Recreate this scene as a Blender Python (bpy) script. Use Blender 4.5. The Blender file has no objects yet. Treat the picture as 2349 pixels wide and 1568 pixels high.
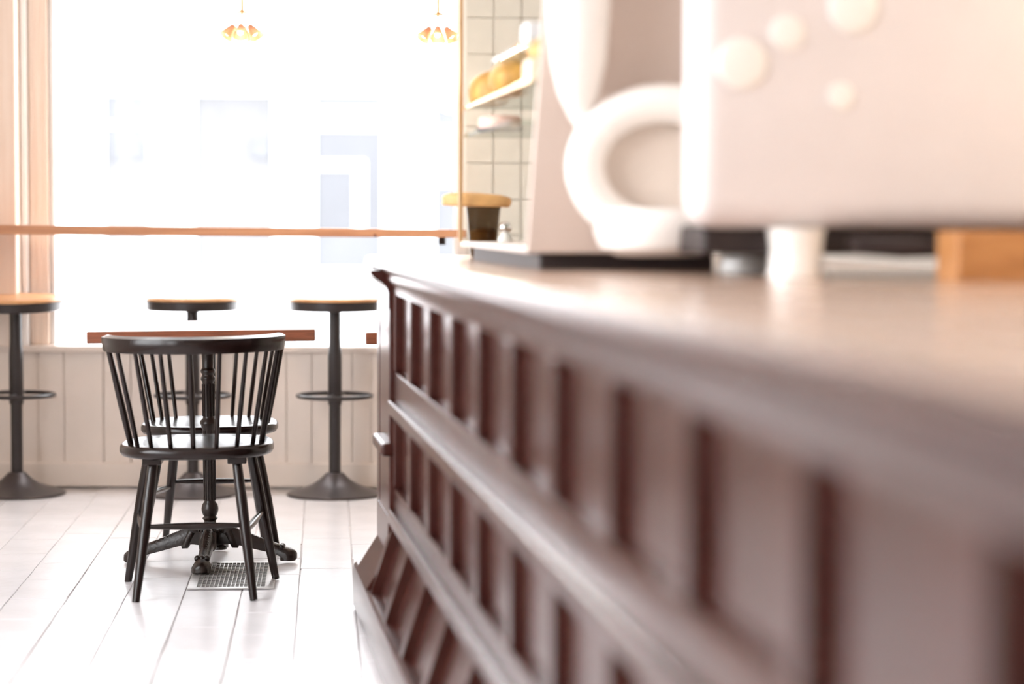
import bpy, bmesh, math, random
from mathutils import Vector, Matrix
random.seed(7)
PI = math.pi
S = bpy.context.scene
C = S.collection

# ------------------------------------------------------------------ camera, world, exposure
CAM_H = 1.12
cam_d = bpy.data.cameras.new('camera')
cam = bpy.data.objects.new('camera', cam_d); C.objects.link(cam)
cam_d.sensor_width = 36.0
cam_d.lens = 36.0 * 5000.0 / 2349.0
cam_d.clip_end = 200
yaw, pitch, roll = 0.010, math.atan((784 - 506) / 5000.0), 0.004
cam.matrix_world = (Matrix.Translation((0, 0, CAM_H)) @ Matrix.Rotation(-yaw, 4, 'Z')
                    @ Matrix.Rotation(PI / 2 - pitch, 4, 'X') @ Matrix.Rotation(roll, 4, 'Z'))
cam_d.dof.use_dof = True
cam_d.dof.focus_distance = 7.0
cam_d.dof.aperture_fstop = 1.45
cam_d.dof.aperture_blades = 0
S.camera = cam

w = bpy.data.worlds.new('overcast_sky'); S.world = w; w.use_nodes = True
bg = w.node_tree.nodes['Background']
bg.inputs['Color'].default_value = (0.97, 0.98, 1.0, 1)
bg.inputs['Strength'].default_value = 3.2
S.view_settings.view_transform = 'Standard'
S.view_settings.look = 'None'
S.view_settings.gamma = 1.0
S.view_settings.use_curve_mapping = False
S.view_settings.exposure = 1.9
S.cycles.max_bounces = 10
S.cycles.transparent_max_bounces = 16
S.cycles.sample_clamp_indirect = 8.0

# ------------------------------------------------------------------ helpers
def obj(name, bm, mat, parent=None, loc=(0, 0, 0), rot=(0, 0, 0), smooth=None):
    me = bpy.data.meshes.new(name)
    bmesh.ops.recalc_face_normals(bm, faces=bm.faces[:])
    bm.to_mesh(me); bm.free()
    if mat: me.materials.append(mat)
    if smooth is not None:
        for p in me.polygons: p.use_smooth = True
        me.set_sharp_from_angle(angle=math.radians(smooth))
    o = bpy.data.objects.new(name, me); C.objects.link(o)
    o.location = loc; o.rotation_euler = rot
    if parent: o.parent = parent
    return o

def share(name, me, parent, loc=(0, 0, 0), rot=(0, 0, 0), scale=(1, 1, 1)):
    o = bpy.data.objects.new(name, me); C.objects.link(o)
    o.location = loc; o.rotation_euler = rot; o.scale = scale
    o.parent = parent
    return o

def empty(name, loc=(0, 0, 0), rot=(0, 0, 0)):
    o = bpy.data.objects.new(name, None); C.objects.link(o)
    o.location = loc; o.rotation_euler = rot; o.empty_display_size = .1
    return o

def tag(o, label, cat, group=None):
    o['label'] = label; o['category'] = cat
    if group: o['group'] = group
    return o

def struct(o, label=None):
    o['kind'] = 'structure'
    if label: o['label'] = label
    return o

def dup(o, parent=None):
    c = o.copy(); C.objects.link(c); c.parent = parent
    for ch in list(o.children): dup(ch, c)
    return c

def BM(): return bmesh.new()

def box(bm, x0, x1, y0, y1, z0, z1, bev=0, seg=2):
    vs = [bm.verts.new((x, y, z)) for x in (x0, x1) for y in (y0, y1) for z in (z0, z1)]
    idx = [(0, 1, 3, 2), (4, 6, 7, 5), (0, 4, 5, 1), (2, 3, 7, 6), (0, 2, 6, 4), (1, 5, 7, 3)]
    fs = [bm.faces.new([vs[i] for i in f]) for f in idx]
    if bev:
        es = list({e for f in fs for e in f.edges})
        bmesh.ops.bevel(bm, geom=es, offset=bev, segments=seg, affect='EDGES', profile=.5)
    return bm

def tube(bm, pts, rad, n=14, cap=True, up=Vector((0, 0, 1))):
    pts = [Vector(p) for p in pts]
    if not isinstance(rad, (list, tuple)): rad = [rad] * len(pts)
    rings = []
    for i, p in enumerate(pts):
        t = (pts[min(i + 1, len(pts) - 1)] - pts[max(i - 1, 0)]).normalized()
        if i == 0:
            a = up if abs(t.dot(up)) < .95 else Vector((1, 0, 0))
            u = t.cross(a).normalized()
        else:
            u = (u - t * u.dot(t)).normalized()      # carried along, so bends never twist
        v = t.cross(u).normalized()
        rings.append([bm.verts.new(p + (u * math.cos(2 * PI * k / n) + v * math.sin(2 * PI * k / n)) * rad[i]) for k in range(n)])
    for a, b in zip(rings, rings[1:]):
        for k in range(n):
            bm.faces.new((a[k], a[(k + 1) % n], b[(k + 1) % n], b[k]))
    if cap:
        bm.faces.new(rings[0][::-1]); bm.faces.new(rings[-1])
    return bm

def lathe(bm, prof, n=40, c=(0, 0, 0)):
    rings = []
    for r, z in prof:
        if r < 1e-5: rings.append([bm.verts.new((c[0], c[1], c[2] + z))])
        else: rings.append([bm.verts.new((c[0] + r * math.cos(2 * PI * k / n), c[1] + r * math.sin(2 * PI * k / n), c[2] + z)) for k in range(n)])
    for a, b in zip(rings, rings[1:]):
        for k in range(n):
            k2 = (k + 1) % n
            if len(a) == 1 and len(b) == 1: continue
            if len(a) == 1: bm.faces.new((a[0], b[k2], b[k]))
            elif len(b) == 1: bm.faces.new((a[k], a[k2], b[0]))
            else: bm.faces.new((a[k], a[k2], b[k2], b[k]))
    for r in (rings[0], rings[-1]):
        if len(r) > 2:
            bm.faces.new(r)
    return bm

def ring(bm, R, r, z, n=48, m=12, c=(0, 0)):
    g = [[bm.verts.new((c[0] + (R + r * math.cos(2 * PI * j / m)) * math.cos(2 * PI * i / n),
                        c[1] + (R + r * math.cos(2 * PI * j / m)) * math.sin(2 * PI * i / n),
                        z + r * math.sin(2 * PI * j / m))) for j in range(m)] for i in range(n)]
    for i in range(n):
        for j in range(m):
            bm.faces.new((g[i][j], g[(i + 1) % n][j], g[(i + 1) % n][(j + 1) % m], g[i][(j + 1) % m]))
    return bm

def prism(bm, poly, y0, y1, axis='y'):
    """poly of (a, z) swept along y (or of (a, b) swept along z)."""
    def mk(a, b, t): return bm.verts.new((a, t, b)) if axis == 'y' else bm.verts.new((a, b, t))
    A = [mk(a, b, y0) for a, b in poly]; B = [mk(a, b, y1) for a, b in poly]
    n = len(poly)
    for k in range(n): bm.faces.new((A[k], A[(k + 1) % n], B[(k + 1) % n], B[k]))
    bm.faces.new(A[::-1]); bm.faces.new(B)
    return bm

def blob(bm, c, s, rough=.08, sub=3, seed=0):
    rnd = random.Random(seed)
    r = bmesh.ops.create_icosphere(bm, subdivisions=sub, radius=1)
    ph = [rnd.uniform(0, 6) for _ in range(6)]
    for v in r['verts']:
        d = 1 + rough * (math.sin(4 * v.co.x + ph[0]) + math.sin(5 * v.co.y + ph[1]) + math.sin(4.5 * v.co.z + ph[2]))
        z = v.co.z * d
        if z < -.55: z = -.55 + (z + .55) * .15
        v.co = Vector((c[0] + v.co.x * d * s[0], c[1] + v.co.y * d * s[1], c[2] + (z + .6) * s[2]))
    return bm

# ------------------------------------------------------------------ materials
def mat(name, col, rough=.5, metal=0, var=.06, scale=8, bump=0, bscale=60, spec=.5, coat=0, stretch=None, emit=None, trans=0, sss=0):
    m = bpy.data.materials.new(name); m.use_nodes = True
    nt = m.node_tree; b = nt.nodes['Principled BSDF']
    b.inputs['Roughness'].default_value = rough
    b.inputs['Metallic'].default_value = metal
    b.inputs['Specular IOR Level'].default_value = spec
    b.inputs['Coat Weight'].default_value = coat
    b.inputs['Coat Roughness'].default_value = .12
    b.inputs['Transmission Weight'].default_value = trans
    tc = nt.nodes.new('ShaderNodeTexCoord'); mp = nt.nodes.new('ShaderNodeMapping')
    nt.links.new(tc.outputs['Object'], mp.inputs['Vector'])
    if stretch: mp.inputs['Scale'].default_value = stretch
    nz = nt.nodes.new('ShaderNodeTexNoise'); nz.inputs['Scale'].default_value = scale; nz.inputs['Detail'].default_value = 5
    nt.links.new(mp.outputs['Vector'], nz.inputs['Vector'])
    rp = nt.nodes.new('ShaderNodeValToRGB')
    rp.color_ramp.elements[0].position = .3; rp.color_ramp.elements[1].position = .7
    rp.color_ramp.elements[0].color = tuple(c * (1 - var) for c in col) + (1,)
    rp.color_ramp.elements[1].color = tuple(min(1, c * (1 + var)) for c in col) + (1,)
    nt.links.new(nz.outputs['Fac'], rp.inputs['Fac'])
    nt.links.new(rp.outputs['Color'], b.inputs['Base Color'])
    if bump:
        n2 = nt.nodes.new('ShaderNodeTexNoise'); n2.inputs['Scale'].default_value = bscale
        nt.links.new(mp.outputs['Vector'], n2.inputs['Vector'])
        bp = nt.nodes.new('ShaderNodeBump'); bp.inputs['Strength'].default_value = bump; bp.inputs['Distance'].default_value = .01
        nt.links.new(n2.outputs['Fac'], bp.inputs['Height']); nt.links.new(bp.outputs['Normal'], b.inputs['Normal'])
    if emit:
        b.inputs['Emission Color'].default_value = emit[0] + (1,)
        b.inputs['Emission Strength'].default_value = emit[1]
    return m

def wood(name, col, dark, rough=.4, stretch=(1, 12, 12), scale=3, spec=.5, coat=0):
    m = mat(name, col, rough, 0, .0, spec=spec, coat=coat)
    nt = m.node_tree; b = nt.nodes['Principled BSDF']
    tc = nt.nodes.new('ShaderNodeTexCoord'); mp = nt.nodes.new('ShaderNodeMapping'); mp.inputs['Scale'].default_value = stretch
    nt.links.new(tc.outputs['Object'], mp.inputs['Vector'])
    nz = nt.nodes.new('ShaderNodeTexNoise'); nz.inputs['Scale'].default_value = scale; nz.inputs['Detail'].default_value = 6; nz.inputs['Distortion'].default_value = .8
    nt.links.new(mp.outputs['Vector'], nz.inputs['Vector'])
    rp = nt.nodes.new('ShaderNodeValToRGB')
    rp.color_ramp.elements[0].position = .35; rp.color_ramp.elements[1].position = .62
    rp.color_ramp.elements[0].color = dark + (1,); rp.color_ramp.elements[1].color = col + (1,)
    nt.links.new(nz.outputs['Fac'], rp.inputs['Fac']); nt.links.new(rp.outputs['Color'], b.inputs['Base Color'])
    return m

def glass(name, tint=(1, 1, 1), ior=1.45, rough=0.0):
    m = bpy.data.materials.new(name); m.use_nodes = True; nt = m.node_tree
    for n in list(nt.nodes):
        if n.type == 'BSDF_PRINCIPLED': nt.nodes.remove(n)
    out = [n for n in nt.nodes if n.type == 'OUTPUT_MATERIAL'][0]
    t = nt.nodes.new('ShaderNodeBsdfTransparent'); t.inputs[0].default_value = tint + (1,)
    g = nt.nodes.new('ShaderNodeBsdfGlossy'); g.inputs['Roughness'].default_value = rough
    f = nt.nodes.new('ShaderNodeFresnel'); f.inputs['IOR'].default_value = ior
    mx = nt.nodes.new('ShaderNodeMixShader')
    ge = nt.nodes.new('ShaderNodeNewGeometry'); sb = nt.nodes.new('ShaderNodeMath'); sb.operation = 'SUBTRACT'; sb.inputs[0].default_value = 1
    mu = nt.nodes.new('ShaderNodeMath'); mu.operation = 'MULTIPLY'     # thin pane: no total reflection on the way out
    nt.links.new(ge.outputs['Backfacing'], sb.inputs[1]); nt.links.new(sb.outputs[0], mu.inputs[0]); nt.links.new(f.outputs[0], mu.inputs[1])
    nt.links.new(mu.outputs[0], mx.inputs[0]); nt.links.new(t.outputs[0], mx.inputs[1]); nt.links.new(g.outputs[0], mx.inputs[2])
    nt.links.new(mx.outputs[0], out.inputs['Surface'])
    return m

M = {}
M['tile'] = mat('white_clay_tile', (.73, .71, .73), .27, var=.05, scale=5, bump=.08, bscale=25)
M['grout'] = mat('grey_grout', (.56, .53, .52), .8)
M['paint'] = mat('cream_painted_wood', (.80, .705, .635), .45, var=.035, scale=4, bump=.05, bscale=30)
M['plaster'] = mat('warm_white_plaster', (.82, .77, .72), .8, var=.03)
M['ceiling'] = mat('white_ceiling', (.84, .82, .80), .9, var=.02)
M['walltile'] = mat('pale_glazed_tile', (.70, .66, .60), .25, var=.04)
M['frame'] = mat('white_window_paint', (.86, .84, .83), .4, var=.02)
M['pine'] = wood('pine_board', (.55, .27, .14), (.45, .20, .10), .5, (1.2, 14, 26), 2.2)
M['pinepost'] = wood('flare_paled_pine', (.88, .74, .64), (.84, .68, .57), .5, (26, 14, .8), 2.2)  # same pine, its colour paled to imitate window flare
M['seatwood'] = wood('honey_wood', (.72, .40, .19), (.56, .28, .12), .35, (2, 16, 16), 3)
M['tablewood'] = wood('red_brown_wood', (.25, .075, .034), (.17, .05, .022), .3, (2, 18, 30), 3)
M['black'] = mat('black_lacquer', (.010, .0042, .0032), .23, var=.2, scale=20, spec=.42)
M['iron'] = mat('black_cast_iron', (.014, .007, .005), .33, var=.3, scale=40, bump=.15, bscale=90, spec=.45)
M['steel'] = mat('dark_powder_steel', (.026, .020, .020), .36, metal=.15, var=.1, scale=30, spec=.5)
M['steelbase'] = mat('dark_brushed_steel', (.075, .062, .062), .34, metal=.5, var=.1, scale=20)
M['counter'] = wood('dark_stained_counter', (.052, .015, .011), (.036, .009, .007), .22, (4, 1, 1.5), 4, spec=.38)
M['countertop'] = wood('polished_counter_top', (.56, .40, .31), (.49, .33, .25), .19, (6, .8, 4), 3, spec=.7)
M['brass'] = mat('brushed_brass', (.80, .55, .28), .3, metal=1, var=.06)
M['copper'] = mat('copper_shade', (.58, .38, .27), .5, metal=0, var=.06)
M['bulb'] = mat('lit_bulb', (1, .85, .55), .3, emit=((1, .84, .6), 2))
M['glass'] = glass('window_glass', (.985, .99, .99))
M['caseglass'] = glass('case_glass', (.95, .965, .955), 1.05)
M['shelfglass'] = glass('shelf_glass', (.86, .90, .87), 1.15)
M['beige'] = mat('beige_enamel', (.64, .52, .45), .4, var=.03)
M['drum'] = mat('pale_beige_enamel', (.78, .68, .60), .4, var=.03)
M['dark'] = mat('near_black_rubber_shade', (.018, .010, .010), .5, var=.1)
M['vent'] = mat('worn_steel_vent', (.62, .59, .58), .3, metal=.6, var=.12, scale=20)
M['pastry'] = mat('baked_crust', (.62, .32, .07), .55, var=.4, scale=14, bump=.3, bscale=40)
M['pastry2'] = mat('golden_crust', (.84, .45, .18), .55, var=.25, scale=14, bump=.3, bscale=40)
M['pinkicing'] = mat('pink_icing', (.86, .58, .48), .5, var=.1)
M['cream'] = mat('cream_card', (.92, .74, .55), .6, var=.05)
M['whitecard'] = mat('white_card', (.86, .87, .90), .6, var=.02)
M['white'] = mat('white_enamel', (.75, .68, .66), .42, var=.02, spec=.3)
M['chrome'] = mat('satin_chrome', (.86, .83, .82), .16, metal=1, var=.03)
M['porcelain'] = mat('white_porcelain', (.92, .87, .82), .15, var=.02, coat=.5)
M['smoke'] = glass('smoked_glass', (.55, .50, .44), 1.3)
M['wooden'] = wood('oiled_oak', (.50, .23, .08), (.38, .16, .05), .4, (3, 12, 12), 3)
M['facade'] = mat('white_stucco', (.82, .82, .83), .8, var=.02, scale=1)
M['facpane'] = mat('grey_glazing', (.084, .087, .096), .35, var=.08, scale=1)
M['facdark'] = mat('dark_glazing', (.072, .074, .083), .35, var=.08, scale=1)
M['curtain'] = mat('white_curtain', (.118, .118, .122), .9, var=.05)
M['asphalt'] = mat('pale_paving', (.52, .51, .52), .8, var=.05)

# ------------------------------------------------------------------ the room
WY = 9.10            # inner face of the window wall
X0, X1, Y0, ZC = -2.75, 3.3, -3.2, 3.3
fl = obj('floor', box(BM(), X0 - .15, X1 + .15, Y0 - .15, WY + .2, -.2, -.006), M['grout']); struct(fl)
# clay tiles laid slightly askew to the window wall
TW, TL, TA = .170, .335, .075
tile_me = []
for k in range(6):
    bm = BM(); rnd = random.Random(k)
    j = lambda: rnd.uniform(-.0013, .0013)
    hx, hy = TW / 2 - .0016, TL / 2 - .0016
    lo = [(-hx + j(), -hy + j()), (hx + j(), -hy + j()), (hx + j(), hy + j()), (-hx + j(), hy + j())]
    prism(bm, lo, -.008, -.0012 + rnd.uniform(-.0006, .0006), axis='z')
    top = [f for f in bm.faces if f.normal.z > .5 or all(v.co.z > -.004 for v in f.verts)]
    bmesh.ops.bevel(bm, geom=list({e for f in top for e in f.edges}), offset=.0015, segments=1, affect='EDGES')
    t = obj('tile', bm, M['tile']); tile_me.append(t.data); bpy.data.objects.remove(t)
ca, sa = math.cos(TA), math.sin(TA)
for i in range(-14, 8):
    for jx in range(13, 29):
        u = i * TW + .05; v = jx * TL + (TL * .5 if i % 2 else 0) + .03 * math.sin(i * 2.3)
        x, y = u * ca - v * sa + .12, u * sa + v * ca
        if not (-2.45 < x < .55 and 4.95 < y < WY - .12): continue
        if x > .15 - .13 * (y - 4) and y < 5.7: continue
        share('tile', random.choice(tile_me), fl, (x, y, 0), (random.uniform(-.002, .002), random.uniform(-.002, .002), TA + random.choice((0, PI)) + random.uniform(-.003, .003)))
struct(obj('ceiling', box(BM(), X0 - .15, X1 + .15, Y0 - .15, WY + .2, ZC, ZC + .15), M['ceiling']))

WL, WR, WZ0, WZ1 = -1.836, -.135, .575, 2.95      # window opening
bm = BM()
box(bm, X0 - .15, X1 + .15, WY + .005, WY + .2, -.05, WZ0)
box(bm, X0 - .15, WL - .09, WY + .005, WY + .2, WZ0, ZC)
box(bm, WR, X1 + .15, WY + .005, WY + .2, WZ0, ZC)
box(bm, WL - .09, WR, WY + .005, WY + .2, WZ1, ZC)
wb = obj('wall_back', bm, M['plaster']); struct(wb)
# painted vertical boards under the sill
edges = [-2.74, -2.58, -2.43, -2.27, -2.12, -1.997, -1.886, -1.778, -1.613, -1.50, -1.34, -1.23, -1.07, -.96, -.85, -.745, -.575, -.498, -.385, -.225, -.11, .05, .2, .35]
for a, b in zip(edges, edges[1:]):
    g = random.choice((.0006, .0009, .0017))
    bm = box(BM(), a + g, b - g, -.014, .006, 0, .475, .002, 1)
    obj('plank', bm, M['paint'], wb, (0, WY, .095))
struct(obj('baseboard_back', box(BM(), X0, .5, WY - .026, WY, .006, .104, .003), M['paint']))
bm = BM(); box(bm, X0, .5, WY - .045, WY + .12, .569, .594, .004)
struct(obj('trim_1', bm, M['paint']))
# pale tiles on the wall right of the window
bm = box(BM(), 0, .113, -.008, .004, 0, .147, .002, 1)
tt = obj('wall_tile', bm, M['walltile'], wb, (WR + .03, WY, .61))
for r in range(13):
    for c in range(6):
        if r == 0 and c == 0: continue
        share('wall_tile', tt.data, wb, (WR + .03 + c * .116, WY, .61 + r * .15))
# window
w1 = struct(empty('window_1', ((WL + WR) / 2, WY + .1, WZ0)))
def wpart(name, x0, x1, y0, y1, z0, z1, m, bev=.003):
    L = w1.location
    return obj(name, box(BM(), x0 - L.x, x1 - L.x, y0 - L.y, y1 - L.y, z0 - L.z, z1 - L.z, bev), m, w1)
wpart('frame', WL, WL + .02, WY + .02, WY + .16, .594, WZ1, M['frame'])
wpart('frame', WR - .02, WR, WY + .02, WY + .16, .594, WZ1, M['frame'])
wpart('frame', WL + .02, WR - .02, WY + .06, WY + .14, WZ1 - .05, WZ1, M['frame'])
wpart('pane', WL + .02, WR - .02, WY + .10, WY + .106, .594, WZ1 - .05, M['glass'], 0)
# pine casing left of the window, with a white strip between
struct(obj('trim_2', box(BM(), -.15, .15, -.06, .06, 0, 2.6, .006), M['pinepost'], None, (-2.10, WY - .05, .594)))
struct(obj('trim_3', box(BM(), -.012, .012, -.03, .03, 0, 2.6, .003), M['frame'], None, (-1.934, WY - .0, .594)))
bm = BM(); box(bm, -.04, .04, -.035, .035, 0, 2.6, .005)
for gx in (-.018, .012): box(bm, gx, gx + .008, -.039, -.03, 0, 2.6, .002, 1)
struct(obj('trim_4', bm, M['pinepost'], None, (-1.880, WY + .04, .594)))

# left wall with two tall unseen windows added as fill light; rear, right wall
def wall_with_openings(name, axis, pos, a0, a1, ops, th=.18):
    bm = BM(); cuts = [a0] + [v for o in ops for v in o[:2]] + [a1]
    def bx(u0, u1, z0, z1):
        if axis == 'x': box(bm, min(pos, pos + th), max(pos, pos + th), u0, u1, z0, z1)
        else: box(bm, u0, u1, min(pos, pos + th), max(pos, pos + th), z0, z1)
    for k in range(0, len(cuts), 2): bx(cuts[k], cuts[k + 1], 0, ZC)
    for u0, u1, z0, z1 in ops: bx(u0, u1, 0, z0); bx(u0, u1, z1, ZC)
    o = struct(obj(name, bm, M['plaster']))
    return o
LW_FILL = [(-.6, 2.3, .6, 2.95), (3.0, 5.6, .6, 2.95)]
wall_with_openings('wall_left', 'x', X0, Y0, WY, LW_FILL, -.18)
RW = []
wall_with_openings('wall_rear', 'y', Y0, X0, X1, RW, -.18)
struct(obj('wall_right', box(BM(), X1, X1 + .18, Y0, WY, 0, ZC), M['plaster']))
n = 2
for (u0, u1, z0, z1), ax in [(o, 'x') for o in LW_FILL] + [(o, 'y') for o in RW]:
    e = struct(empty('window_%d' % n)); n += 1
    um = (u0 + u1) / 2
    for (a, b, c_, d) in ((u0, u0 + .05, z0, z1), (u1 - .05, u1, z0, z1), (u0 + .05, u1 - .05, z0, z0 + .05), (u0 + .05, u1 - .05, z1 - .05, z1), (um - .02, um + .02, z0 + .05, z1 - .05)):
        bm = BM()
        if ax == 'x': box(bm, X0 - .12, X0 - .05, a, b, c_, d, .004)
        else: box(bm, a, b, Y0 - .12, Y0 - .05, c_, d, .004)
        obj('frame', bm, M['frame'], e)
    bm = BM()
    if ax == 'x': box(bm, X0 - .09, X0 - .084, u0 + .05, u1 - .05, z0 + .05, z1 - .05)
    else: box(bm, u0 + .05, u1 - .05, Y0 - .09, Y0 - .084, z0 + .05, z1 - .05)
    obj('pane', bm, M['glass'], e)

# ------------------------------------------------------------------ the street outside
struct(obj('ground', box(BM(), -60, 60, -40, 70, -.6, -.25), M['asphalt']))
FY = 30.0
fb = tag(empty('building', (-2.4, FY, -.25)), 'pale washed-out house front across the street seen through the window', 'building')
obj('wall', box(BM(), -14, 13, .12, 6, 0, 6.5), M['facade'], fb)
def fx(name, x0, x1, y0, y1, z0, z1, m, parent=fb, bev=0):
    return obj(name, box(BM(), x0 + 2.4, x1 + 2.4, y0, y1, z0 + .25, z1 + .25, bev), m, parent)
fx('cornice', -9, 7, -.22, .12, 2.98, 3.06, M['facade'], bev=.02)
fx('cornice', -9, 7, -.30, .12, 3.72, 3.82, M['facade'], bev=.02)
wins = [(-5.36, -4.63), (-4.12, -2.93), (-2.47, -1.43), (-.83, .25), (.85, 1.9), (-7.2, -6.1)]
for k, (a, b) in enumerate(wins):
    wz = 2.83
    pw = fx('window', a, b, .08, .118, .45, wz, M['facpane'] if k != 1 else M['curtain'])
    fx('pane_frame', a, a + .05, .02, .08, .45, wz, M['facade'], pw)
    fx('pane_frame', b - .05, b, .02, .08, .45, wz, M['facade'], pw)
    if k == 0:
        fx('transom', a + .05, b - .05, .02, .08, 2.38, 2.44, M['facade'], pw)
        fx('sign_board', a + .16, b - .12, .04, .08, 1.93, 2.17, M['facdark'], pw)
        fx('curtain', a + .05, b - .05, .065, .08, .45, 1.9, M['curtain'], pw)
    if k == 1:
        fx('sign_board', b - .36, b - .1, .04, .08, 1.97, 2.2, M['facpane'], pw)
    if k == 2:
        fx('blind', a + .05, b - .02, .05, .08, 2.36, 2.66, M['facade'], pw)
        fx('dark_pane', a + .09, b, .06, .08, 1.0, 2.34, M['facdark'], pw)
        fx('inner_frame', a + .09, a + .74, .03, .06, 1.82, 1.93, M['facade'], pw)
        fx('inner_frame', a + .60, a + .74, .03, .06, 1.0, 1.82, M['facade'], pw)
    if k == 3:
        fx('blind', a + .05, b - .05, .05, .08, 1.6, 2.4, M['facade'], pw)

# ------------------------------------------------------------------ counter (local x into the bar, y away from the camera)
ct = tag(empty('cafe_counter', (.5165, .0679, 0), (0, 0, .1307)), 'long dark brown panelled bar counter with polished top and stepped mouldings', 'counter')
CY0, CY1 = -1.2, 6.28
ZT = 1.021
# top with a rounded nose
obj('countertop', box(BM(), -.047, 1.05, CY0, CY1 + .03, ZT - .012, ZT, .001, 1), M['countertop'], ct)
obj('edge_moulding', prism(BM(), [(-.03, ZT - .04), (-.03, ZT - .0125), (-.048, ZT - .0125), (-.048, ZT - .001), (-.057, ZT - .004), (-.062, ZT - .012), (-.062, ZT - .026), (-.056, ZT - .034), (-.046, ZT - .04)], CY0, CY1 + .03), M['counter'], ct, smooth=35)
EP = 5.76                                    # where the end pilaster starts
cove = [(.02, .925), (.02, ZT - .04), (-.044, ZT - .04), (-.042, .965), (-.034, .955), (-.026, .946), (-.024, .925)]
obj('cornice_moulding', prism(BM(), cove, CY0, EP), M['counter'], ct, smooth=40)
obj('carcass', box(BM(), .012, 1.0, CY0, CY1 - .02, .0, ZT - .041), M['counter'], ct)
PR = .024                                   # how far posts stand proud of the panels
posts = [1.79 + .44 * k for k in range(-5, 10)]
PWD = .06
post_u = obj('post', box(BM(), -PR, .012, -PWD / 2, PWD / 2, .721, .925, .004), M['counter'], ct, (0, posts[0], 0))
post_l = obj('post', box(BM(), -PR, .012, -PWD / 2, PWD / 2, .413, .608, .004), M['counter'], ct, (0, posts[0], 0))
def base_poly(o):   # the flared foot: outward offset grows towards the floor
    return [(.012, .318), (-o, .318), (-o - .060, .135), (.012, .135)]
bpst = obj('base_post', prism(BM(), base_poly(PR), -PWD / 2, PWD / 2), M['counter'], ct, (0, posts[0], 0))
for p in posts[1:]:
    share('post', post_u.data, ct, (0, p, 0)); share('post', post_l.data, ct, (0, p, 0)); share('base_post', bpst.data, ct, (0, p, 0))
gap = .44 - PWD
pan_u = panel_l = panel_b = None
for k, p in enumerate(posts):
    c = p + .22
    if c > EP: continue
    if pan_u is None:
        pan_u = obj('panel', box(BM(), -.003, .012, -gap / 2, gap / 2, .721, .925), M['counter'], ct, (0, c, 0))
        panel_l = obj('panel', box(BM(), -.003, .012, -gap / 2, gap / 2, .413, .608), M['counter'], ct, (0, c, 0))
        panel_b = obj('base_panel', prism(BM(), base_poly(.001), -gap / 2, gap / 2), M['counter'], ct, (0, c, 0))
    else:
        share('panel', pan_u.data, ct, (0, c, 0)); share('panel', panel_l.data, ct, (0, c, 0)); share('base_panel', panel_b.data, ct, (0, c, 0))
# rails: the upper edge is a ledge in front of each panel, with a proud bead lower down
def rail(name, z0, z1): obj(name, box(BM(), -PR + .001, .012, CY0, EP, z0, z1, .004, 2), M['counter'], ct, smooth=40)
def bead(z0, z1): obj('bead_moulding', box(BM(), -PR - .014, .012, CY0, EP, z0, z1, .006, 3), M['counter'], ct, smooth=40)
rail('upper_rail', .644, .721); bead(.606, .644); rail('lower_rail', .354, .413); bead(.316, .354)
obj('plinth', prism(BM(), [(.012, .0), (-.088, 0), (-.096, .012), (-.098, .10), (-.094, .128), (-.086, .135), (.012, .135)], CY0, CY1 - .02), M['counter'], ct, smooth=40)
# end pilaster that breaks forward, with a coved capital
e1 = CY1
cap = [(.02, ZT - .034), (-.084, ZT - .034), (-.082, ZT - .044), (-.070, .966), (-.054, .956), (-.042, .944), (-.036, .93), (-.036, .885), (.02, .885)]
obj('pilaster_capital', prism(BM(), cap, EP, EP + .28), M['counter'], ct, smooth=40)
obj('end_pilaster', box(BM(), -.034, .02, EP, EP + .30, .20, .89, .004), M['counter'], ct)
obj('end_pilaster', box(BM(), -.026, .02, e1 - .10, e1 - .01, .135, .89, .004), M['counter'], ct)
obj('pilaster_block', box(BM(), -.056, .0, EP - .004, EP + .30, .492, .528, .010, 3), M['counter'], ct)
obj('pilaster_foot', prism(BM(), [(.01, .33), (-.036, .33), (-.036, .23), (-.096, .136), (.01, .136)], EP, e1 - .15), M['counter'], ct)
RC = Matrix.Translation(ct.location) @ Matrix.Rotation(.1307, 4, 'Z')
def CL(x, y, z): return RC @ Vector((x, y, z))

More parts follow.
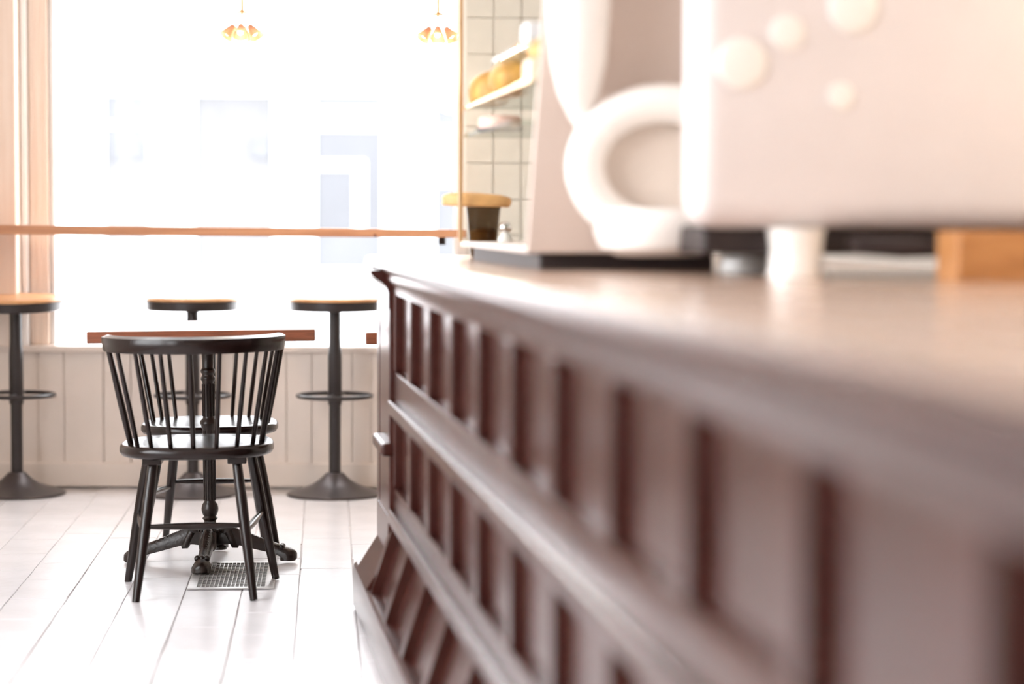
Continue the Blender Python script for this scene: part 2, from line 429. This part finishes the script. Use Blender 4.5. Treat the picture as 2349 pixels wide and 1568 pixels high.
# ------------------------------------------------------------------ spindle-back chairs
def make_chair(name):
    t = empty(name)
    # seat: rounded plan with an eased edge, slightly dished
    bm = BM(); N = 56; rings = []
    def plan(a, k, dz):
        c, s = math.cos(a), math.sin(a)
        x = .231 * math.copysign(abs(c) ** .78, c); y = .225 * math.copysign(abs(s) ** .78, s) - .015
        return (x * k, (y + .015) * k - .015, dz)
    for k, z in ((.93, .414), (.975, .417), (1, .426), (1, .438), (.985, .446), (.955, .45), (.7, .447), (.35, .443)):
        rings.append([bm.verts.new(plan(2 * PI * i / N, k, z)) for i in range(N)])
    for a, b in zip(rings, rings[1:]):
        for i in range(N): bm.faces.new((a[i], a[(i + 1) % N], b[(i + 1) % N], b[i]))
    bm.faces.new(rings[0][::-1]); bm.faces.new(rings[-1])
    obj('seat', bm, M['black'], t, smooth=50)
    # crest rail: a bent band
    bm = BM(); rr = []; K = 40
    prof = [(-.0125, .730), (-.0105, .724), (.0105, .724), (.0125, .730), (.0130, .763), (.0110, .7665), (-.0105, .7735), (-.0130, .769)]
    for i in range(K + 1):
        a = math.radians(-91 + 182 * i / K)
        e = min(1, .35 + min(i, K - i) * .35)
        cx, cy = .261 * math.sin(a), -.09 - .245 * math.cos(a)
        nx, ny = math.sin(a), -math.cos(a)
        rr.append([bm.verts.new((cx + nx * (d * e + (z - .75) * .12), cy + ny * (d * e + (z - .75) * .12), .757 + (z - .749) * (.8 + .2 * e))) for d, z in prof])
    for a, b in zip(rr, rr[1:]):
        for j in range(8): bm.faces.new((a[j], a[(j + 1) % 8], b[(j + 1) % 8], b[j]))
    bm.faces.new(rr[0][::-1]); bm.faces.new(rr[-1])
    obj('crest_rail', bm, M['black'], t, smooth=40)
    for i in range(9):
        a = math.radians(-78 + 19.5 * i)
        b0 = Vector((.198 * math.sin(a), -.025 - .19 * math.cos(a), .44))
        b1 = Vector((.256 * math.sin(a), -.09 - .238 * math.cos(a), .742))
        r = .0095 if i in (0, 8) else .0072
        obj('spindle', tube(BM(), [b0, b0.lerp(b1, .35), b0.lerp(b1, .7), b1], [r * .95, r * 1.1, r, r * .85], 10), M['black'], t, smooth=60)
    legs = []
    for sx in (-1, 1):
        for (tx, ty, fx_, fy) in ((.122, -.145, .172, -.245), (.155, .105, .228, .130)):
            p0 = Vector((sx * tx, ty, .412)); p1 = Vector((sx * fx_, fy, .0))
            legs.append((p0, p1))
            obj('leg', tube(BM(), [p0, p0.lerp(p1, .3), p0.lerp(p1, .55), p1], [.0145, .017, .0165, .0115], 14), M['black'], t, smooth=60)
    def on(l, z): p0, p1 = l; return p0.lerp(p1, (p0.z - z) / (p0.z - p1.z))
    def stretcher(a, b):
        obj('stretcher', tube(BM(), [a.lerp(b, f) for f in (0, .15, .35, .5, .65, .85, 1)], [.006, .0085, .0105, .0112, .0105, .0085, .006], 10), M['black'], t, smooth=60)
    stretcher(on(legs[0], .215), on(legs[2], .215))
    stretcher(on(legs[0], .195), on(legs[1], .215)); stretcher(on(legs[2], .195), on(legs[3], .215))
    for sx in (-1, 1):
        obj('seat_cleat', box(BM(), sx * .125 - .028, sx * .125 + .028, -.185, .15, .396, .4165, .003), M['black'], t)
    return t
ch1 = make_chair('dining_chair')
ch1.location = (-.884, 6.610, .0); ch1.rotation_euler = (0, -.010, .075)
tag(ch1, 'black spindle-back chair nearer the camera, its curved back towards us', 'chair', 'black chairs at the small table')
ch2 = dup(ch1)
ch2.location = (-.950, 7.400, 0); ch2.scale = (1, 1, .965); ch2.rotation_euler = (0, .008, PI + .075)
ch2['label'] = 'black spindle-back chair tucked in at the far side of the small table'

# ------------------------------------------------------------------ pedestal tables
def make_table(name):
    t = empty(name)
    obj('tabletop', box(BM(), -.35, .35, -.35, .35, .735, .771, .003), M['tablewood'], t)
    obj('spider_bracket', box(BM(), -.2, .2, -.03, .03, .722, .735, .003), M['iron'], t)
    obj('spider_bracket', box(BM(), -.03, .03, -.2, .2, .716, .734, .003), M['iron'], t)
    prof = [(.030, .722), (.030, .712), (.021, .700), (.019, .66), (.0185, .634), (.020, .630), (.0235, .625), (.0235, .618), (.0195, .612), (.0195, .607), (.0235, .601), (.0235, .594), (.020, .588),
            (.0185, .582), (.0185, .472), (.019, .468), (.027, .460), (.029, .452), (.025, .446), (.023, .436), (.0185, .428), (.0175, .20), (.018, .196)]
    obj('column', lathe(BM(), prof[::-1], 28), M['iron'], t, smooth=40)
    bm = BM()
    for k in range(14):   # fluting
        a = 2 * PI * k / 14
        tube(bm, [(.0185 * math.cos(a), .0185 * math.sin(a), .20), (.0188 * math.cos(a), .0188 * math.sin(a), .43)], .0022, 6)
        tube(bm, [(.0188 * math.cos(a), .0188 * math.sin(a), .475), (.0188 * math.cos(a), .0188 * math.sin(a), .58)], .0022, 6)
    o = obj('fluting', bm, M['iron'], t, smooth=60)
    prof = [(.018, .198), (.019, .194), (.0245, .186), (.0275, .174), (.0275, .166), (.024, .154), (.020, .148), (.022, .144), (.026, .141), (.019, .132), (.021, .118), (.030, .112), (.041, .108), (.044, .100), (.040, .094), (.035, .078), (.028, .060), (.0, .056)]
    obj('hub', lathe(BM(), prof[::-1], 28), M['iron'], t, smooth=40)
    bm = BM()
    for k in range(20):
        a = 2 * PI * k / 20
        bmesh.ops.create_uvsphere(bm, u_segments=6, v_segments=5, radius=.005, matrix=Matrix.Translation((.044 * math.cos(a), .044 * math.sin(a), .103)))
    obj('bead_ring', bm, M['iron'], t, smooth=60)
    for k in range(4):
        a = -PI / 2 + k * PI / 2 - .06
        bm = BM(); secs = []
        path = [(.025, .082, .022, .028), (.055, .086, .023, .028), (.08, .083, .022, .026), (.12, .070, .020, .023), (.16, .056, .0185, .020), (.20, .044, .018, .018), (.222, .036, .021, .018), (.242, .026, .029, .019), (.262, .021, .031, .018), (.276, .017, .024, .014), (.282, .015, .012, .009)]
        for (r, z, hw, hh) in path:
            q = [(-hw, -hh), (hw, -hh), (hw, -hh * .1), (hw * .72, hh * .55), (hw * .3, hh), (-hw * .3, hh), (-hw * .72, hh * .55), (-hw, -hh * .1)]
            secs.append([bm.verts.new((r, u, max(.001, z + v))) for u, v in q])
        for s0, s1 in zip(secs, secs[1:]):
            for j in range(8): bm.faces.new((s0[j], s0[(j + 1) % 8], s1[(j + 1) % 8], s1[j]))
        bm.faces.new(secs[0][::-1]); bm.faces.new(secs[-1])
        leg = obj('leg', bm, M['iron'], t, (0, 0, 0), (0, 0, a), smooth=45)
        bm = BM()
        for i in range(12):   # rope carving along the ridge
            f = i / 11; r = .070 + f * .145; z = .112 - f * .060
            tube(bm, [(r - .005, -.009, z - .004), (r, 0, z), (r + .005, .009, z - .004)], .0034, 6)
        obj('rope_carving', bm, M['iron'], leg, smooth=60)
        bm = BM(); tube(bm, [(.058, -.014, .098), (.072, -.016, .072), (.080, -.016, .052), (.092, -.016, .050)], [.013, .013, .012, .007], 8)
        tube(bm, [(.058, .014, .098), (.072, .016, .072), (.080, .016, .052), (.092, .016, .050)], [.013, .013, .012, .007], 8)
        obj('scroll', bm, M['iron'], leg, smooth=60)
        bm = BM()
        for u in (-.015, 0, .015):
            bmesh.ops.create_uvsphere(bm, u_segments=8, v_segments=6, radius=.0105, matrix=Matrix.Translation((.234, u, .044)))
        obj('toe_carving', bm, M['iron'], leg, smooth=50)
        obj('foot', lathe(BM(), [(.026, .0), (.026, .010), (.022, .014)], 20, (.252, 0, 0)), M['iron'], leg, smooth=50)
    return t
tb1 = make_table('pedestal_table')
tb1.location = (-.912, 7.09, .006); tb1.rotation_euler = (0, -.011, .075)
tag(tb1, 'small square red-brown table on a fluted black iron pedestal between two black chairs', 'table', 'small pedestal tables')
tb2 = dup(tb1)
tb2.location = (-.052, 7.09, .006)
tb2['label'] = 'small red-brown table whose corner just shows past the end of the counter'

# ------------------------------------------------------------------ bar stools
def make_stool(name):
    t = empty(name)
    st = obj('seat', lathe(BM(), [(.0, .790), (.186, .790), (.1895, .793), (.1895, .801), (.186, .805), (.12, .8035), (.0, .802)], 56), M['seatwood'], t, smooth=40)
    obj('seat_rim', lathe(BM(), [(.0, .754), (.180, .752), (.187, .755), (.188, .789), (.0, .7895)], 56), M['steel'], st, smooth=40)
    obj('sleeve', lathe(BM(), [(.0245, .755), (.0245, .63), (.026, .60), (.0285, .57), (.0285, .372), (.027, .368), (.0, .368)][::-1], 28), M['steel'], t, smooth=40)
    obj('post', lathe(BM(), [(.0238, .08), (.0238, .37)], 28), M['steel'], t, smooth=40)
    obj('base', lathe(BM(), [(.0, .0), (.193, .0), (.196, .004), (.193, .009), (.165, .017), (.130, .028), (.095, .042), (.066, .060), (.046, .078), (.034, .090), (.0, .090)], 64), M['steelbase'], t, smooth=40)
    fr = obj('footrest_ring', ring(BM(), .150, .0085, .405), M['steel'], t, smooth=60)
    for sx in (-1, 1):
        obj('ring_arm', tube(BM(), [(0, sx * .02, .405), (0, sx * .148, .405)], .0075, 10), M['steel'], fr, smooth=60)
    return t
s1 = make_stool('bar_stool')
grp = 'bar stools along the window shelf'
tag(s1, 'round bar stool with wood seat, partly cut off by the left picture edge', 'stool', grp)
s1.location = (-1.9266, 8.86, 0)
for o in s1.children:
    if o.name.startswith('seat'):
        o.rotation_euler = (.050, 0, 0); o.location = (0, -.004 + .79 * .05, .0)
s2 = make_stool('bar_stool'); s2.location = (-1.2117, 8.87, 0); s2.rotation_euler = (0, 0, .4)
tag(s2, 'round bar stool standing directly behind the small table and chairs', 'stool', grp)
s3 = dup(s2); s3.location = (-.633, 8.87, 0); s3.rotation_euler = (0, 0, -.2)
s3['label'] = 'round bar stool just left of the counter end'

# ------------------------------------------------------------------ window shelf
bm = BM()
xl, xr, ya, yb = X0 + .02, -.10, 8.74, WY - .13
vs = [(xl, ya, 1.059), (xr, ya, 1.051), (xr, ya, 1.0825), (xl, ya, 1.100), (xl, yb, 1.059), (xr, yb, 1.051), (xr, yb, 1.0825), (xl, yb, 1.100)]
vv = [bm.verts.new(v) for v in vs]
fs = [bm.faces.new([vv[i] for i in f]) for f in ((0, 1, 2, 3), (7, 6, 5, 4), (0, 4, 5, 1), (3, 2, 6, 7), (0, 3, 7, 4), (1, 5, 6, 2))]
bmesh.ops.bevel(bm, geom=bm.edges[:], offset=.002, segments=2, affect='EDGES')
bsh = empty('window_shelf', (0, 0, 0)); tag(bsh, 'long pine bar shelf running across the window', 'shelf')
obj('board', bm, M['pine'], bsh)
kn = lathe(BM(), [(.0, 0), (.0065, .0), (.0052, .0022), (.0, .003)], 14)
obj('knot', kn, M['tablewood'], bsh, (-.463, ya, 1.060), (PI / 2, 0, 0))
for bx_ in (-2.3, -.2):
    obj('bracket', box(BM(), bx_ - .015, bx_ + .015, yb - .01, WY, 1.02, 1.056, .002), M['steel'], bsh)

# ------------------------------------------------------------------ cluster pendant lamps
def make_lamp(name, power):
    t = empty(name)     # origin at the shade level
    obj('rod', tube(BM(), [(0, 0, .072), (0, 0, (ZC - 1.80) / 1.12 - .005)], .005, 12), M['brass'], t, smooth=60)
    obj('canopy_disc', lathe(BM(), [(.0, .064), (.016, .064), (.018, .068), (.010, .073), (.0, .076)], 24), M['brass'], t, smooth=40)
    for k in range(6):
        a = k * PI / 3 + .52
        d = Vector((math.cos(a), math.sin(a), 0))
        ax = (d * .62 - Vector((0, 0, .78))).normalized()
        p = d * .030 + Vector((0, 0, .022))
        bm = BM(); tube(bm, [p, p + ax * .012, p + ax * .046], [.0085, .012, .024], 20, cap=False)
        r = bmesh.ops.solidify(bm, geom=bm.faces[:], thickness=.0012)
        sh = obj('shade', bm, M['copper'], t, smooth=40)
        obj('wire', tube(BM(), [(0, 0, .066), d * .014 + Vector((0, 0, .05)), p], .0012, 6), M['steel'], t, smooth=60)
        bm = BM(); bmesh.ops.create_uvsphere(bm, u_segments=12, v_segments=8, radius=.010, matrix=Matrix.Translation(p + ax * .030))
        obj('bulb', bm, M['bulb'], sh, smooth=60)
    bm = BM(); lathe(bm, [(.0, -.046), (.008, -.042), (.012, -.030), (.010, -.012), (.006, .0), (.004, .06), (.0, .064)], 16)
    obj('bulb', bm, M['bulb'], t, smooth=60)
    l = bpy.data.lights.new('bulb_light', 'POINT'); l.energy = power; l.color = (1, .78, .54); l.shadow_soft_size = .07
    lo = bpy.data.objects.new('bulb_light', l); C.objects.link(lo); lo.parent = t; lo.location = (0, 0, -.09)
    return t
lg = 'cluster pendant lamps'
l1 = make_lamp('pendant_lamp', 3); l1.location = (-.910, 8.02, 1.800); l1.scale = (1.12, 1.12, 1.12)
tag(l1, 'cluster pendant with copper cone shades hanging above the window shelf', 'lamp', lg)
l2 = dup(l1); l2.location = (-.195, 8.02, 1.795)
l2['label'] = 'cluster pendant lamp hanging right by the glass display case'
l3 = make_lamp('pendant_lamp', 9); l3.location = (1.72, 3.15, 1.80)
tag(l3, 'cluster pendant lamp over the bar beyond the right picture edge', 'lamp', lg)
for o in l3.children:
    if o.type == 'LIGHT': o.location.z = -.06

# ------------------------------------------------------------------ floor vents
def make_vent(name, W, L, nx, ny):
    t = empty(name)
    bw = .028
    for (x0, x1, y0, y1) in ((-W / 2, W / 2, -L / 2, -L / 2 + bw), (-W / 2, W / 2, L / 2 - bw, L / 2), (-W / 2, -W / 2 + bw, -L / 2 + bw, L / 2 - bw), (W / 2 - bw, W / 2, -L / 2 + bw, L / 2 - bw)):
        obj('frame', box(BM(), x0, x1, y0, y1, .0, .004, .001, 1), M['vent'], t)
    obj('duct', box(BM(), -W / 2 + bw, W / 2 - bw, -L / 2 + bw, L / 2 - bw, .0, .0006), M['dark'], t)
    iw, il = W - 2 * bw, L - 2 * bw
    b = None
    for i in range(1, nx):
        x = -iw / 2 + iw * i / nx
        if b is None: b = obj('bar', box(BM(), -.0010, .0010, -il / 2, il / 2, .0006, .0038), M['vent'], t, (x, 0, 0))
        else: share('bar', b.data, t, (x, 0, 0))
    b = None
    for i in range(1, ny):
        y = -il / 2 + il * i / ny
        if b is None: b = obj('bar', box(BM(), -iw / 2, iw / 2, -.0010, .0010, .0006, .0032), M['vent'], t, (0, y, 0))
        else: share('bar', b.data, t, (0, y, 0))
    return t
v1 = make_vent('floor_vent', .262, .52, 16, 16); v1.location = (-.806, 6.83, .0); v1.rotation_euler = (0, 0, .075)
tag(v1, 'large steel floor grille under the small table and chairs', 'vent', 'floor vents')
v2 = make_vent('floor_vent', .26, .12, 14, 4); v2.location = (-1.02, 8.83, .0)
tag(v2, 'small floor grille by the wall behind the far chair legs', 'vent', 'floor vents')

# ------------------------------------------------------------------ things on the counter
# glass display case
CX, CYN, CYF = .128, 4.36, 5.52
dc = tag(empty('display_case', CL(CX, CYN, ZT), (0, 0, .1307)), 'open-fronted display case with glass shelves and beige end panel on the counter', 'display case')
D, LN, HZ = .42, CYF - CYN, .92
obj('plinth', box(BM(), .03, D - .03, .03, LN - .03, .0, .034), M['dark'], dc)  # near-black block, stands in for the shadow line under the case
obj('floor_panel', box(BM(), 0, D, .0, LN, .034, .046, .002), M['beige'], dc)
obj('end_panel', prism(BM(), [(-.004, .036), (D, .036), (D, HZ), (.055, HZ)], -.02, .0), M['beige'], dc)
def slab(name, x0, x1, y0, y1, z0, z1, m): return obj(name, box(BM(), x0, x1, y0, y1, z0, z1), m, dc)
slab('end_glass', .005, D, LN - .005, LN, .046, HZ, M['caseglass'])
slab('lid', -.005, D, -.02, LN, HZ, HZ + .02, M['beige'])
slab('corner_post', -.006, .004, LN - .004, LN + .006, .046, HZ, M['brass'])
slab('shelf', .006, D - .01, .002, LN - .006, .379, .387, M['shelfglass'])
slab('shelf', .006, D - .01, .30, LN - .006, .308, .316, M['shelfglass'])
slab('shelf', .006, D - .01, .002, .60, .458, .466, M['shelfglass'])
slab('shelf_edge', .005, .009, .002, LN - .006, .379, .386, M['brass'])
def onshelf(x, y, z): return CL(CX + x, CYN + y, ZT + z)
rz = (0, 0, .1307)
tag(obj('bread_loaf', blob(BM(), (0, 0, 0), (.055, .085, .055), .05, 3, 1), M['pastry'], None, onshelf(.065, 1.10, .3865), rz, smooth=60), 'golden brown loaf at the far end of the upper case shelf', 'bread', 'baked goods in the case')
tag(obj('bread_loaf', blob(BM(), (0, 0, 0), (.048, .075, .056), .06, 3, 2), M['pastry'], None, onshelf(.060, .66, .3865), rz, smooth=60), 'round brown loaf in the middle of the upper case shelf', 'bread', 'baked goods in the case')
tag(obj('cake_box', box(BM(), -.04, .04, -.06, .06, 0, .045, .004), M['cream'], None, onshelf(.055, .13, .387), rz), 'cream cardboard box near the end panel inside the case', 'box')
tag(obj('pastry', blob(BM(), (0, 0, 0), (.040, .06, .030), .06, 3, 3), M['pastry2'], None, onshelf(.055, .13, .432), rz, smooth=60), 'orange-brown pastry lying on the cream box in the case', 'pastry', 'baked goods in the case')
tag(obj('paper_box', box(BM(), -.035, .035, -.05, .05, 0, .055, .003), M['whitecard'], None, onshelf(.07, .30, .466), rz), 'white paper box on the topmost glass shelf of the case', 'box')
cakep = tag(empty('iced_cake', onshelf(.075, .98, .316), rz), 'pink iced flat cake on a dark plate on the lower case shelf', 'cake')
obj('plate', lathe(BM(), [(.0, 0), (.05, .0), (.062, .006), (.06, .008), (.0, .006)], 28), M['dark'], cakep, smooth=40)
obj('cake', lathe(BM(), [(.0, .007), (.052, .007), (.054, .012), (.053, .034), (.047, .040), (.0, .041)], 28), M['pinkicing'], cakep, smooth=40)
# jar with a wide pastry resting on its mouth
jp = CL(.215, 5.75, ZT)
jr = tag(empty('glass_jar', jp, rz), 'dark tapered glass jar standing at the far end of the counter', 'jar')
obj('glass', lathe(BM(), [(.0, .0), (.030, .0), (.034, .004), (.046, .132), (.047, .135), (.0445, .135), (.032, .007), (.0, .006)], 32), M['smoke'], jr, smooth=40)
obj('filling', lathe(BM(), [(.0, .007), (.029, .008), (.038, .070), (.02, .078), (.0, .080)], 24), M['pastry'], jr, smooth=40)
bm = BM(); blob(bm, (0, 0, 0), (.098, .075, .024), .07, 3, 5)
tag(obj('flatbread', bm, M['pastry2'], None, jp + Vector((-.022, 0, .1355)), (0, .03, .13), smooth=60), 'wide golden flat pastry resting on the dark glass jar', 'pastry')
pm = tag(empty('sugar_shaker', CL(.262, 5.66, ZT), rz), 'small white knobbed shaker beside the dark glass jar', 'shaker')
obj('body', lathe(BM(), [(.0, .0), (.016, .0), (.018, .012), (.014, .024), (.011, .028), (.020, .040), (.021, .052), (.013, .064), (.011, .068)], 24), M['porcelain'], pm, smooth=60)
obj('knob_glint', lathe(BM(), [(.008, .068), (.015, .074), (.017, .083), (.012, .093), (.0, .097)], 24), M['chrome'], pm, smooth=60)

# espresso machine
em = tag(empty('espresso_machine', CL(.36, 3.75, ZT), rz), 'large blurred white and chrome espresso machine on the counter', 'coffee machine')
bm = box(BM(), -.03, .85, .0, .13, .088, .66, .05, 7)
bd = obj('body', bm, M['white'], em, smooth=40)
obj('rear_housing', box(BM(), .14, .85, .13, .46, .09, .62, .02, 3), M['drum'], em, smooth=40)
obj('shade_pan', box(BM(), .0, .85, .05, .50, .040, .090, .006), M['dark'], em)  # dark colour stands in for the shadow in the gap under the machine
for (x, y) in ((.165, .03), (.78, .03), (.165, .40), (.78, .40)):
    obj('foot', lathe(BM(), [(.0, .0), (.050, .0), (.052, .006), (.046, .030), (.048, .060), (.052, .088), (.0, .089)], 28), M['porcelain'], em, (x, y, 0), smooth=40)
# rounded white frame at the customer side
bm = BM(); pts = []
for i in range(24):
    a = math.radians(58 + 214 * i / 23)
    pts.append((.02 + .160 * math.cos(a), .47, .205 + .125 * math.sin(a)))
pts.append((.12, .47, .082))
tube(bm, pts, [.030] + [.040] * 23 + [.036], 20)
obj('curved_frame', bm, M['porcelain'], em, smooth=60)
bm = BM(); lathe(bm, [(.0, -.015), (.115, -.015), (.125, -.006), (.125, .006), (.115, .015), (.0, .015)], 40)
obj('drum_face', bm, M['drum'], em, (.02, .515, .205), (PI / 2, 0, 0), smooth=40)
bm = BM(); lathe(bm, [(.0, .0), (.09, .0), (.118, .015), (.130, .045), (.128, .075), (.120, .088), (.0, .088)], 40)
obj('drip_tray', bm, M['porcelain'], em, (-.01, .36, .034), smooth=40)
obj('hopper', lathe(BM(), [(.0, .0), (.016, .0), (.022, .010), (.040, .045), (.055, .11), (.062, .20), (.064, .34), (.060, .34), (.058, .20), (.051, .11), (.036, .047), (.018, .014), (.0, .012)], 36), M['porcelain'], em, (-.150, .49, .300), smooth=50)
obj('hopper_neck', tube(BM(), [(-.150, .49, .31), (-.135, .48, .285), (-.10, .47, .275)], .02, 14), M['porcelain'], em, smooth=60)
pf = obj('portafilter_handle', tube(BM(), [(.26, .0, .060), (.26, -.05, .057), (.33, -.06, .054), (.39, -.065, .052)], [.014, .016, .018, .014], 14), M['dark'], em, smooth=60)
bm = BM(); lathe(bm, [(.0, 0), (.044, 0), (.046, .002), (.044, .005), (.038, .007), (.0, .008)], 28)  # bright reflections on the machine body, built as flat white discs
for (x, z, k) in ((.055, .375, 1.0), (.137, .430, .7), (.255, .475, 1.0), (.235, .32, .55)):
    b2 = bm.copy(); o = obj('knob_glint', b2, M['porcelain'], bd, (x, .0, z), (PI / 2, 0, 0), smooth=40); o.scale = (k, k, k)
bm.free()
wbx = tag(empty('wooden_box', CL(.90, 3.55, ZT), rz), 'low oiled oak box on the counter by the right picture edge', 'box')
obj('side', box(BM(), -.16, .16, -.01, .0, .0, .085, .003), M['wooden'], wbx)
obj('side', box(BM(), -.16, .16, .09, .10, .0, .085, .003), M['wooden'], wbx)
obj('end', box(BM(), -.16, -.15, .0, .09, .0, .085, .002), M['wooden'], wbx)
obj('end', box(BM(), .15, .16, .0, .09, .0, .085, .002), M['wooden'], wbx)
obj('bottom', box(BM(), -.15, .15, .0, .09, .0, .008), M['wooden'], wbx)
